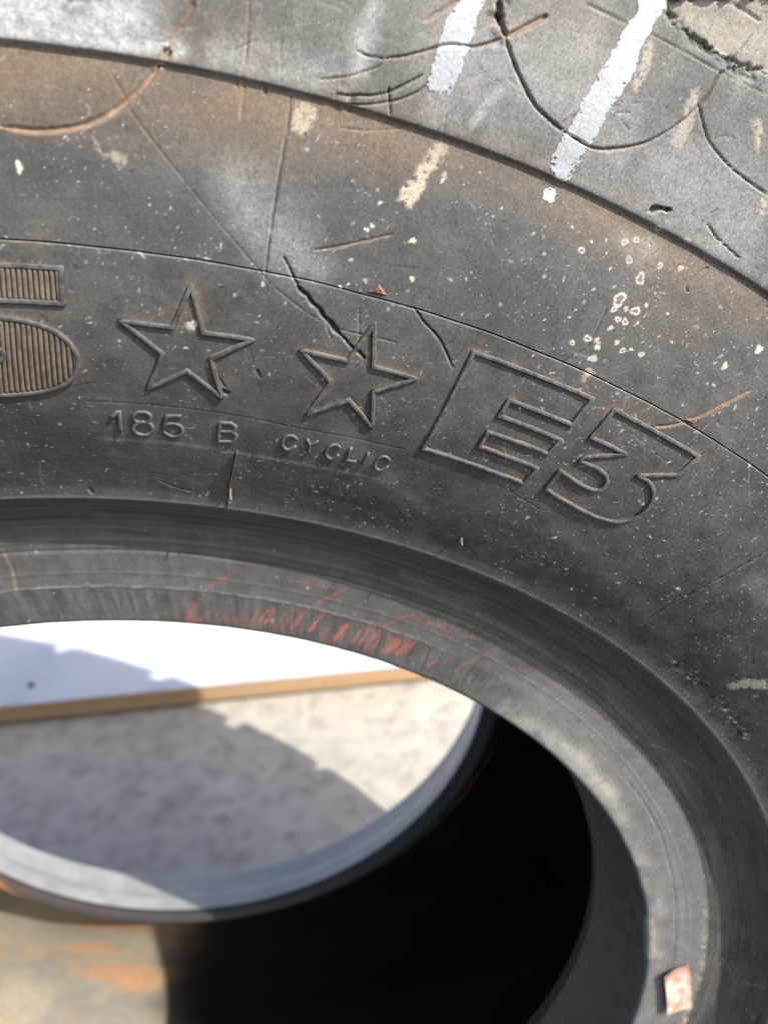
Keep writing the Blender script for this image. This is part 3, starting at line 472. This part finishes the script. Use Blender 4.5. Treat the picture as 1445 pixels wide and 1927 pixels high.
# thin moulded circle (slit with a lip) and the second, finer one
s_f = 245.3 + (fbm(np.radians(side.th) * 460, 0 * side.th, 14, 3, 5) - .5) * .5
d = side.V - s_f[:, None]
side.h += .22 * sstep(-.1, -.4, d) * sstep(-9, -.5, d); side.h -= .55 * np.exp(-(d / .18) ** 2)
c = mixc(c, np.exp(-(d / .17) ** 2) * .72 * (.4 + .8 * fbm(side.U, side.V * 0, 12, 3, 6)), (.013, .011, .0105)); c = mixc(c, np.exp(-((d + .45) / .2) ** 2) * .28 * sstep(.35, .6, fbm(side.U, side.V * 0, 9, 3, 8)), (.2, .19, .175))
d = side.V - 196.6; fade = sstep(70, 30, side.U) * sstep(-60, 20, side.U)
r = side.dist(F['finelines'][0], 2, wob=.15)
if r: sl, D, T, SD = r; g = np.exp(-(D / .28) ** 2); side.h[sl] -= .15 * g; c[sl] = mixc(c[sl], g * .35 * sstep(.35, .6, fbm(side.U[sl], side.V[sl], 6, 3, 99)), (.014, .012, .011))
c = do_cuts(side, c)
c = do_specks(side, c, 4600, (-5, 60, S_E + 2, S_G - 3), 3)
c = do_specks(side, c, 380, (24, 60, 160, 262), 5, .35, .8, .25)
c = do_scratches(side, c, 420, (-4, 58, S_E + 3, S_G - 2), 31, .26, .3)
c = do_rings(side, c)
# dust settled along the foot of the ledge and a highlight painted along the inner lip
d = S_G - side.V
c = mixc(c, np.exp(-(d / 13) ** 2) * .60 * sstep(.3, .6, fbm(side.U, side.V, 30, 4, 77)) * (1 - .45 * sstep(70, 140, side.U)), (.128, .094, .063))
c = mixc(c, np.exp(-((side.V - S_E - .9) / .9) ** 2) * .35, (.16, .155, .145))
edge = sstep(6, 0, side.V - S_E)
side.h *= 1 - .7 * edge
# small raised strip with a rounded end behind the digits
side.col = np.clip(c, .004, .9); side.build('sidewall', M_SIDE)

# --- shoulder above the ledge
c = paint_strip(shld, 'shoulder', 2)
r = shld.inside(F['scoop'], 4, wob=1.6, seed=8)
sl, sdist = r
shld.h[sl] -= 3.2 * sstep(-.2, 1.6, sdist) + .8 * sstep(1, 18, sdist)
c[sl] = mixc(c[sl], sstep(-.2, .8, sdist) * (.45 + .8 * fbm(shld.U[sl] * .5, shld.V[sl] * 2, 14, 4, 61)), (.200, .188, .162))
nzb = fbm(shld.U[sl], shld.V[sl], 3.2, 3, 41)
bk = np.exp(-((sdist - .3) / 1.3) ** 2) * sstep(.44, .56, nzb) * sstep(15, 21, np.degrees(shld.U[sl] / 460))
shld.h[sl] -= bk * 3.0; c[sl] = mixc(c[sl], bk, (.013, .011, .010))
c = do_mud(shld, c); c = do_cuts(shld, c)
c = do_specks(shld, c, 420, (-4, 30, S_G + 2, S_END - 20), 9, .2, .5)
c = do_scratches(shld, c, 260, (-4, 29, S_G + 4, S_END - 14), 33, .34, .6)
c = do_rings(shld, c)
pt = fbm(shld.U * 2.0, shld.V * .55, 12, 4, 15)            # wiped chalk running across
c = mixc(c, sstep(.5, .75, pt) * .30, (.21, .205, .19))
shld.h += .35 * (fbm(shld.U, shld.V * .4, 11, 3, 18) - .5) * sstep(0, 8, shld.V - S_G)
shld.h *= sstep(-.5, 3.5, shld.V - S_G) * .9 + .1
shld.col = np.clip(c, .004, .9); shld.build('shoulder', M_SIDE)

# --- bead: seat, heel face, flange groove
c = paint_strip(bead, 'bead', 4)
U, V = bead.U, bead.V
brush = fbm(U * 3.4 + V * 1.2, V * .35, 7, 4, 21)          # strokes left by fitting tools on the inner half of the face
inner = sstep(62, 66, V) * sstep(81, 79, V)
c = c * (1 + (.95 * (brush - .50) - .14) * inner * .9)[..., None]; bead.h += (brush - .5) * inner * .10
outer = sstep(80, 82, V) * sstep(101, 96, V)
c = c * (1 + .25 * outer * (fbm(U * .6, V * 2.4, 9, 4, 23) + .1))[..., None]
gro = sstep(97, 104, V)
tg = fbm(U * .22, V * 1.6, 8, 4, 25)
c = mixc(c, gro * sstep(.45, .7, tg) * .45, (.060, .046, .038)); c = mixc(c, gro * sstep(.5, .3, tg) * .5, (.022, .021, .021))
rib = V - (80.6 + (fbm(U[:, :1], 0 * U[:, :1], 10, 3, 27) - .5) * .7)
bead.h += .32 * np.exp(-(rib / .45) ** 2) * sstep(34 * 8, 24 * 8, U)
c = mixc(c, np.exp(-(rib / .4) ** 2) * .5 * sstep(.3, .6, fbm(U, V * .1, 6, 3, 28)) * sstep(34 * 8, 24 * 8, U), (.23, .21, .18))
hz = stains(bead, F['redhaze'], 400)
c = mixc(c, hz * sstep(.42, .68, brush) * .7, (.16, .070, .060))
for q, (pts, w, k) in enumerate(F['red']):
    r = bead.dist(pts, w * 2.2 + 1, wob=.5, seed=q)
    if r is None: continue
    sl, D, T, SD = r
    st_ = fbm(bead.U[sl] * 3.0 + bead.V[sl] * 1.2, bead.V[sl] * .4, 3.2, 3, 90 + q)
    m = np.exp(-(D / (w * .42)) ** 2) * sstep(.22, .55, st_) * sstep(-.05, .25, T) * sstep(1.05, .8, T)
    c[sl] = mixc(c[sl], m * k * .95, (.215, .075, .062))
c = do_cuts(bead, c)
wh = sstep(.40, .66, fbm(U * .55, V * 1.1, 15, 5, 31)) * sstep(61, 63, V) * sstep(78, 68, V) * sstep(36 * 8, 43 * 8, U) * sstep(90 * 8, 82 * 8, U)
c = mixc(c, wh * .75, (.27, .26, .225)); wq = stains(bead, F['white'], 420); c = mixc(c, wq, (.40, .385, .32))
c = mixc(c, sstep(34 * 8, 44 * 8, U) * sstep(61, 64, V) * sstep(99, 97, V) * .6, (.145, .144, .143))   # paler rubber on the right of the face
dd = np.exp(-((V - 97) / 2.0) ** 2) * sstep(72 * 8, 80 * 8, U); c = mixc(c, dd * sstep(.4, .6, fbm(U, V, 3, 3, 33)), (.22, .19, .15)); bead.h += dd * (fbm(U, V, 4, 3, 34) - .5) * 1.5
c = do_specks(bead, c, 260, (-6, 96, 62, S_E - 2), 13, .25, .7, .3)
for s_r, a_r, w_r in ((87.5, .22, .5), (99.5, -.5, .7), (104.5, .45, 1.2), (112, -.35, .8), (119, .4, 1.5), (128, -.4, .9), (134, .3, 1.2)):
    wv_ = s_r + (fbm(U[:, :1], 0 * U[:, :1], 60, 3, int(s_r)) - .5) * 1.6
    bead.h += a_r * np.exp(-((V - wv_) / w_r) ** 2)
bead.h *= sstep(0, 6, S_E - V) * .8 + .2
bead.col = np.clip(c, .004, .9); bead.build('bead', M_BEAD)

# --- coarse parts: tread carcass, rear sidewall, rear bead, inner liner (profile follows the loop round the section)
def ring(name, P, mat, n=360, seg=6, color=None):
    P = catmull(P, seg); th = np.arange(n) * 360 / n
    TH, R_ = np.meshgrid(th, P[:, 0], indexing='ij'); Y_ = np.broadcast_to(P[:, 1], TH.shape)
    V_ = revolve_xyz(TH, R_, Y_)
    return mesh_np(name, V_.reshape(-1, 3), grid_quads(n, len(P), True), mat, tyre, None if color is None else color(TH, R_, Y_).reshape(-1, 3))
e0 = prof(np.array([S_END])); 
ring('tread', [(float(e0[0][0]), float(e0[1][0])), (.64, .3095), (.68, .2985), (.715, .282), (.750, .258), (.772, .225), (.784, .15), (.786, .05), (.784, -.05), (.772, -.125), (.750, -.158), (.715, -.182), (.68, -.198), (.64, -.2085), (.60, -.214)], M_TREAD)
ring('rear_sidewall', [(.60, -.214), (.56, -.2165), (.53, -.2105), (.48, -.2120), (.44, -.203), (.41, -.190), (.3893, -.1765)], M_TREAD)
def rb_col(TH, R_, Y_):
    u = np.radians(TH) * 300; v = (R_ - Y_) * 1000
    return (np.array((.235, .235, .232)) * (.75 + .5 * fbm(u, v, 22, 4, 3))[..., None])
ring('rear_bead', [(.3893, -.1765), (.385, -.170), (.376, -.158), (.366, -.1515), (.354, -.1492), (.336, -.1482), (.3225, -.1474), (.3190, -.1460), (.3170, -.142), (.3135, -.128), (.3095, -.114), (.3068, -.108), (.3050, -.1045), (.3020, -.094), (.2996, -.0845)], M_BEAD, color=rb_col)
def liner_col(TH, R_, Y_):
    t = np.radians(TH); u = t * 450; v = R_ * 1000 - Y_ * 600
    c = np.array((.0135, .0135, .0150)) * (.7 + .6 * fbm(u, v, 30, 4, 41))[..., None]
    # dried mud kept near the sunlit patch, shaded liner painted darker; rust tide lines
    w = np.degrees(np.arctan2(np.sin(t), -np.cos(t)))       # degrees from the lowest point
    lit_mud = sstep(.316, .326, R_) * sstep(9, 0, np.abs(w + 28 + 10 * (fbm(u, v, 120, 4, 44) - .5)) - 17)
    c = mixc(c, lit_mud * (.78 + .5 * (fbm(u, v, 45, 5, 42) - .3)), (.255, .23, .18))
    c = mixc(c, lit_mud * sstep(.5, .66, fbm(u, v, 60, 4, 47)) * .5, (.13, .135, .14))
    ru = sstep(.44, .66, fbm(u * .45 + v * .25, v * 1.1, 46, 5, 43)) * lit_mud
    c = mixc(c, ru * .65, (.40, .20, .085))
    c = mixc(c, sstep(.45, .7, fbm(u * .4, v, 60, 4, 48)) * sstep(70, 40, np.abs(w)) * (1 - lit_mud) * .35, (.05, .018, .014))
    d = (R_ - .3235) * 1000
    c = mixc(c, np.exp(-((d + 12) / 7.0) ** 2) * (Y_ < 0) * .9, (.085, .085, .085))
    rc = np.interp(w, (-50, -45, -32, -21, -10, 10), (.304, .309, .327, .336, .335, .334))
    return mixc(c, np.exp(-((R_ - rc) / .0042) ** 2) * (Y_ < 0) * .95 * sstep(95, 60, np.abs(w + 12)) * sstep(.2, .45, fbm(u, v * 0, 25, 3, 49)), (.46, .19, .065))
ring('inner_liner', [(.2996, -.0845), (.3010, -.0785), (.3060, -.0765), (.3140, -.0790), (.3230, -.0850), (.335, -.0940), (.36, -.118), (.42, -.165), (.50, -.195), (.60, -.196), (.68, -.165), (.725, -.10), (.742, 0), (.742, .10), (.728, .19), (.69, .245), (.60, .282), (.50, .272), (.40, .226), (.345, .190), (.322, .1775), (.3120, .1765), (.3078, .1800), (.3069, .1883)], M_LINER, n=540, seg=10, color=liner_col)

# --- tread blocks all the way round, both edges
def block_mesh(sgn, mid):
    P = [(.690, .2975), (.735, .288), (.780, .268), (.803, .235), (.810, .190), (.810, .095), (.806, .062), (.755, .058), (.755, .20), (.735, .245)]
    bm = bmesh.new(); rings_ = []
    for a in (-7.2, -6.6, 0, 6.6, 7.2):
        k = .975 if abs(a) > 6.9 else 1
        row = []
        for r, y in P:
            yy = (y - .05) * k + .05; rr = .73 + (r - .73) * k
            t = math.radians(a * (1 if r > .74 else .82) + (y - .19) * 46)
            row.append(bm.verts.new((rr * math.sin(t), -(mid + sgn * (yy - mid)), rr * math.cos(t))))
        rings_.append(row)
    n = len(P)
    for A, B in zip(rings_[:-1], rings_[1:]):
        for i in range(n): bm.faces.new((A[i], B[i], B[(i + 1) % n], A[(i + 1) % n]))
    bm.faces.new(rings_[0]); bm.faces.new(rings_[-1][::-1])
    bmesh.ops.recalc_face_normals(bm, faces=bm.faces[:])
    bmesh.ops.bevel(bm, geom=[e for e in bm.edges if e.calc_face_angle(0) > .6], offset=.004, segments=2, affect='EDGES')
    me = bpy.data.meshes.new('tread_block'); bm.to_mesh(me); bm.free(); me.materials.append(M_TREAD); return me
for sgn, off in ((1, 0.), (-1, 8.)):
    bme = block_mesh(sgn, .05)
    for k in range(22):
        o = link(bpy.data.objects.new('tread_block', bme), tyre); o.location = (0, 0, AXLE); o.rotation_euler.y = math.radians(k * 360 / 22 + off + 3.2)

# ------------------------------------------------------------------ raised marks on the sidewall
def ridge(lines, name, w, h, parent=tyre, rough=.08, tone=1.0, tan=0.):
    """bead-shaped raised line(s) following the face; lines = [(points, closed)], w = half width and h = height in mm"""
    prof_o = np.array((-1.10, -1.0, -.84, -.45, .45, .84, 1.0, 1.10)); prof_h = np.array((-.30, .40, .90, 1., 1., .90, .40, -.30))
    VV, QQ, CC = [], [], []; base = 0
    for li, (pts, closed) in enumerate(lines):
        P = np.array(pts); sm = P[:, 1].mean(); rm = float(prof(np.array([sm]))[0][0]) * 1000
        A = np.stack([np.radians(P[:, 0]) * rm, P[:, 1]], 1)
        # mitre vectors at the corners, then resample
        n = len(A); nxt = np.roll(A, -1, 0) - A; nxt /= np.linalg.norm(nxt, axis=1)[:, None] + 1e-9; prv = np.roll(nxt, 1, 0)
        if not closed: prv[0] = nxt[0]; nxt[-1] = prv[-1]
        n1 = np.stack([-prv[:, 1], prv[:, 0]], 1); n2 = np.stack([-nxt[:, 1], nxt[:, 0]], 1); mt = n1 + n2
        mt /= np.maximum((mt * n1).sum(1), .42)[:, None]
        pts2, mv, hk = [], [], []
        rngn = range(n if closed else n - 1)
        for i in rngn:
            j = (i + 1) % n; l = np.linalg.norm(A[j] - A[i]); kk = max(1, int(l / .9))
            nn = np.array((-(A[j] - A[i])[1], (A[j] - A[i])[0])) / (l + 1e-9)
            for q in range(kk):
                t = q / kk; e = min(1.0, 1.6 / max(l, 1e-6) / 2)
                if q == 0: m_ = mt[i]
                else: m_ = nn
                pts2.append(A[i] + (A[j] - A[i]) * t); mv.append(m_); hk.append(1)
        if not closed:
            pts2.append(A[-1]); mv.append(mt[-1]); hk.append(1)
        pts2 = np.array(pts2); mv = np.array(mv); hk = np.array(hk, float); K = len(pts2)
        if not closed:                                        # rounded ends
            d0 = A[0] - A[1]; d0 /= np.linalg.norm(d0); d1 = A[-1] - A[-2]; d1 /= np.linalg.norm(d1)
            pts2 = np.vstack([pts2[0] + d0 * w, pts2[0] + d0 * w * .65, pts2, pts2[-1] + d1 * w * .65, pts2[-1] + d1 * w])
            mv = np.vstack([mv[0] * .35, mv[0] * .8, mv, mv[-1] * .8, mv[-1] * .35]); hk = np.concatenate([[.0, .75], hk, [.75, .0]]); K += 4
        wig = (fbm(pts2[:, 0], pts2[:, 1], 2.0, 2, 7 + li) - .5); wig2 = (fbm(pts2[:, 0], pts2[:, 1], 1.4, 2, 17 + li) - .5)
        off = prof_o[None, :] * w * (1 + rough * 2 * wig[:, None])
        X = pts2[:, 0:1] + mv[:, 0:1] * off; Y = pts2[:, 1:2] + mv[:, 1:2] * off
        hh = prof_h[None, :] * h * hk[:, None] * (1 + rough * 2.5 * wig2[:, None]) - .25 * (1 - hk[:, None]) * h
        TH = np.degrees(X / rm); VV.append(surf(TH, Y, hh + side.sample(side.h, TH, Y) * .5).reshape(-1, 3))
        q = grid_quads(K, 8, closed)[:, ::-1] + base; QQ.append(q); base += K * 8
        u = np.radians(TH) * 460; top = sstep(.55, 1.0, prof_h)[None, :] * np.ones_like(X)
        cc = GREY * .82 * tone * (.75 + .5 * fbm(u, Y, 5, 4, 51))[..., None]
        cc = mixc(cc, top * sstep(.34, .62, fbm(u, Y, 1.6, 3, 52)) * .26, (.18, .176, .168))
        cc = mixc(cc, (1 - top) * sstep(.54, .68, fbm(u, Y, 9, 3, 53)) * .5, (.17, .115, .075))
        if tan: cc = mixc(cc, (1 - .55 * top) * tan * (.6 + .7 * fbm(u, Y, 3, 3, 54)), (.215, .160, .108))
        CC.append(cc.reshape(-1, 3))
    return mesh_np(name, np.vstack(VV), np.vstack(QQ), M_SIDE, parent, np.vstack(CC))
W, H = .74, .98
ridge([(F['star_a'], True)], 'raised_star', W, H)['label'] = 'raised outline star nearest the ribbed number five'
ridge([(F['star_b'], True)], 'raised_star', W, H)['label'] = 'raised outline star with a crack at its tip'
ridge([(F['E'], True)], 'raised_letter', W, H)['label'] = 'large raised outline letter E'
three = F['three']; three = list(three[:3]) + dense(three[3:14], False, 5) + dense(three[14:20], False, 5) + list(three[20:])
ridge([(three, True)], 'raised_digit', W, H)['label'] = 'large raised outline digit three'
f5 = F['five']; f5 = list(f5[:6]) + dense(f5[6:20], False, 4) + list(f5[20:])
digit_five = ridge([(f5, True)], 'raised_digit', W * 1.05, H)
digit_five['label'] = 'ribbed outline digit five at the left edge'
for rb in F['ribs']: ridge([(rb, False)], 'rib', .52, .75, digit_five, .06, .85, .62)
w2, h2 = .62, .82
def glyph(key, name, curves):
    ls = []
    for pl, (cl, sm) in zip(F[key], curves): ls.append((dense(pl, cl, 4) if sm else pl, cl))
    return ridge(ls, name, w2, h2, rough=.10, tone=1.3)
glyph('one', 'raised_digit', [(False, False)]); glyph('eight', 'raised_digit', [(True, True), (True, True)])
ridge([(list(F['five_small'][0][:3]) + dense(F['five_small'][0][3:], False, 4), False)], 'raised_digit', w2, h2, rough=.12)
glyph('B', 'raised_letter', [(False, False), (False, False), (False, False)])
w2, h2 = .50, .75
for k in ('C1', 'C2', 'C3'): glyph(k, 'raised_letter', [(False, True)])
glyph('Y', 'raised_letter', [(False, False), (False, False)]); glyph('L', 'raised_letter', [(False, False)]); glyph('I', 'raised_letter', [(False, False)])

# mould fins and vent spews standing off the rubber
for pl, w, h in zip(F['fin'], (.22, .2), (1.3, .7)): ridge([(pl, False)], 'mould_fin', w, h, rough=.15, tone=1.7)
for (a, b), hgt, lean in zip(F['spew'], (4.5, 3.0), (.8, .6)):
    VV = []; n = 8
    for k, t in enumerate((-.1, .0, .3, .6, .85, 1.0)):
        rad = (.65, .6, .5, .5, .55, .30)[k]
        for i in range(n):
            x = math.cos(i * 2 * math.pi / n) * rad + lean * t * t; y = math.sin(i * 2 * math.pi / n) * rad - lean * .4 * t
            VV.append(surf(a + math.degrees(x / 410), b + y, hgt * t))
    Q_ = [[(k * n + i), (k * n + (i + 1) % n), ((k + 1) * n + (i + 1) % n), ((k + 1) * n + i)] for k in range(5) for i in range(n)] + [[5 * n + i for i in (0, 1, 2, 3)], [5 * n + i for i in (0, 3, 4, 7)], [5 * n + i for i in (4, 5, 6, 7)]]
    mesh_np('vent_spew', np.array(VV), np.array(Q_), M_SIDE, tyre, np.tile((.11, .088, .066), (len(VV), 1)))

# ------------------------------------------------------------------ paint runs, label, torn flakes
def strip_at(s): return shld if s > S_G else side
def ptest(P, X, Y):
    ins = np.zeros(X.shape, bool); D = np.full(X.shape, 1e9)
    for (ax, ay), (bx, by) in zip(P, np.roll(P, -1, 0)):
        if ay != by: ins ^= ((ay > Y) != (by > Y)) & (X < (bx - ax) * (Y - ay) / (by - ay) + ax)
        ex, ey = bx - ax, by - ay; t = np.clip(((X - ax) * ex + (Y - ay) * ey) / (ex * ex + ey * ey + 1e-9), 0, 1)
        D = np.minimum(D, np.hypot(X - ax - t * ex, Y - ay - t * ey))
    return np.where(ins, D, -D)
for q, poly in enumerate(F['paint']):
    P = np.array(poly); rm = float(prof(np.array([P[:, 1].mean()]))[0][0]) * 1000
    A = np.stack([np.radians(P[:, 0]) * rm, P[:, 1]], 1); c_ = .22
    xs = np.arange(A[:, 0].min() - 1, A[:, 0].max() + 1, c_); ys = np.arange(A[:, 1].min() - 1, min(A[:, 1].max() + 1, S_END - 1), c_)
    X, Y = np.meshgrid(xs, ys, indexing='ij'); TH = np.degrees(X / rm); st = strip_at(P[:, 1].mean())
    sd_ = ptest(A, X, Y); hs = st.sample(st.h, TH, Y)
    edge = (fbm(X, Y, 1.0, 3, 5 + q) - .5) * 2.2 + (fbm(X, Y, 6, 2, 25 + q) - .5) * 2.6
    gr = fbm(X, Y, .75, 2, 9 + q)
    keep = (sd_ + edge * .55 > 0) & (gr + .30 * sstep(0, 2.4, sd_) + .14 * sstep(S_G + 10, S_G + 34, Y) + .22 * (fbm(X, Y, 5, 3, 29 + q) - .5) > .37) & (hs > -.75)
    hgt = hs + .07 + .08 * sstep(-.3, 1., sd_) + .07 * (fbm(X, Y, .9, 3, 3) - .3)
    cell = keep[:-1, :-1] & keep[1:, 1:]
    quads = grid_quads(*X.shape).reshape(X.shape[0] - 1, X.shape[1] - 1, 4)[cell]
    used, inv_ = np.unique(quads, return_inverse=True)
    V_ = surf(TH, Y, hgt).reshape(-1, 3)[used]
    mesh_np('paint_run', V_, inv_.reshape(-1, 4), M_PAINT, tyre)['label'] = ('broad white paint run cut by cracks', 'long white paint run ending at the ledge', 'small white paint drop below the ledge')[q]

a, b, c2, d2 = [np.array(x) for x in F['label']]
n = 18; th_, s_ = np.zeros((n, n)), np.zeros((n, n))
i_, j_ = np.meshgrid(np.linspace(0, 1, n), np.linspace(0, 1, n), indexing='ij')     # i across, j downwards
q_ = (a * ((1 - i_) * (1 - j_))[..., None] + b * (i_ * (1 - j_))[..., None] + c2 * (i_ * j_)[..., None] + d2 * ((1 - i_) * j_)[..., None])
lift = .5 + 3.6 * (1 - i_) ** 1.6 + 1.6 * (i_ - .55) ** 2 + .5 * (fbm(i_ * 9, j_ * 9, 3, 3, 2) - .5)
top_ = surf(q_[..., 0], q_[..., 1], lift).reshape(-1, 3); bot_ = surf(q_[..., 0], q_[..., 1], lift - .3).reshape(-1, 3)
g1 = grid_quads(n, n); rim = [k * n for k in range(n)] + [(n - 1) * n + k for k in range(1, n)] + [k * n + n - 1 for k in range(n - 2, -1, -1)] + [k for k in range(n - 2, 0, -1)]
side_q = np.array([[x, y, y + n * n, x + n * n] for x, y in zip(rim, rim[1:] + rim[:1])])
lab = mesh_np('paper_label', np.vstack([top_, bot_]), np.vstack([g1, g1[:, ::-1] + n * n, side_q]), M_LABEL, tyre)
lab['label'] = 'small worn pinkish paper label peeling off the bead'

def flake(poly, h, name='torn_flake'):
    P = np.array(poly); m = P.mean(0); n = len(P); V_ = []; g = np.random.default_rng(n)
    for k, hh in ((1.0, -.3), (.96, .35 * h), (.5, h)):
        for x in P: V_.append(surf(m[0] + (x[0] - m[0]) * k, m[1] + (x[1] - m[1]) * k, hh + g.uniform(-.15, .15) * h))
    V_.append(surf(m[0], m[1], h * .8))
    Q_ = [[k * n + i, k * n + (i + 1) % n, (k + 1) * n + (i + 1) % n, (k + 1) * n + i] for k in range(2) for i in range(n)]
    T_ = [[2 * n + i, 2 * n + (i + 1) % n, 3 * n, 3 * n] for i in range(n)]
    me = bpy.data.meshes.new(name); me.from_pydata([tuple(v) for v in V_], [], [tuple(q) for q in Q_] + [tuple(t[:3]) for t in T_]); me.materials.append(M_FLAKE)
    return link(bpy.data.objects.new(name, me), tyre)
flake(F['chip'], .9); flake(F['chipb'], .6)
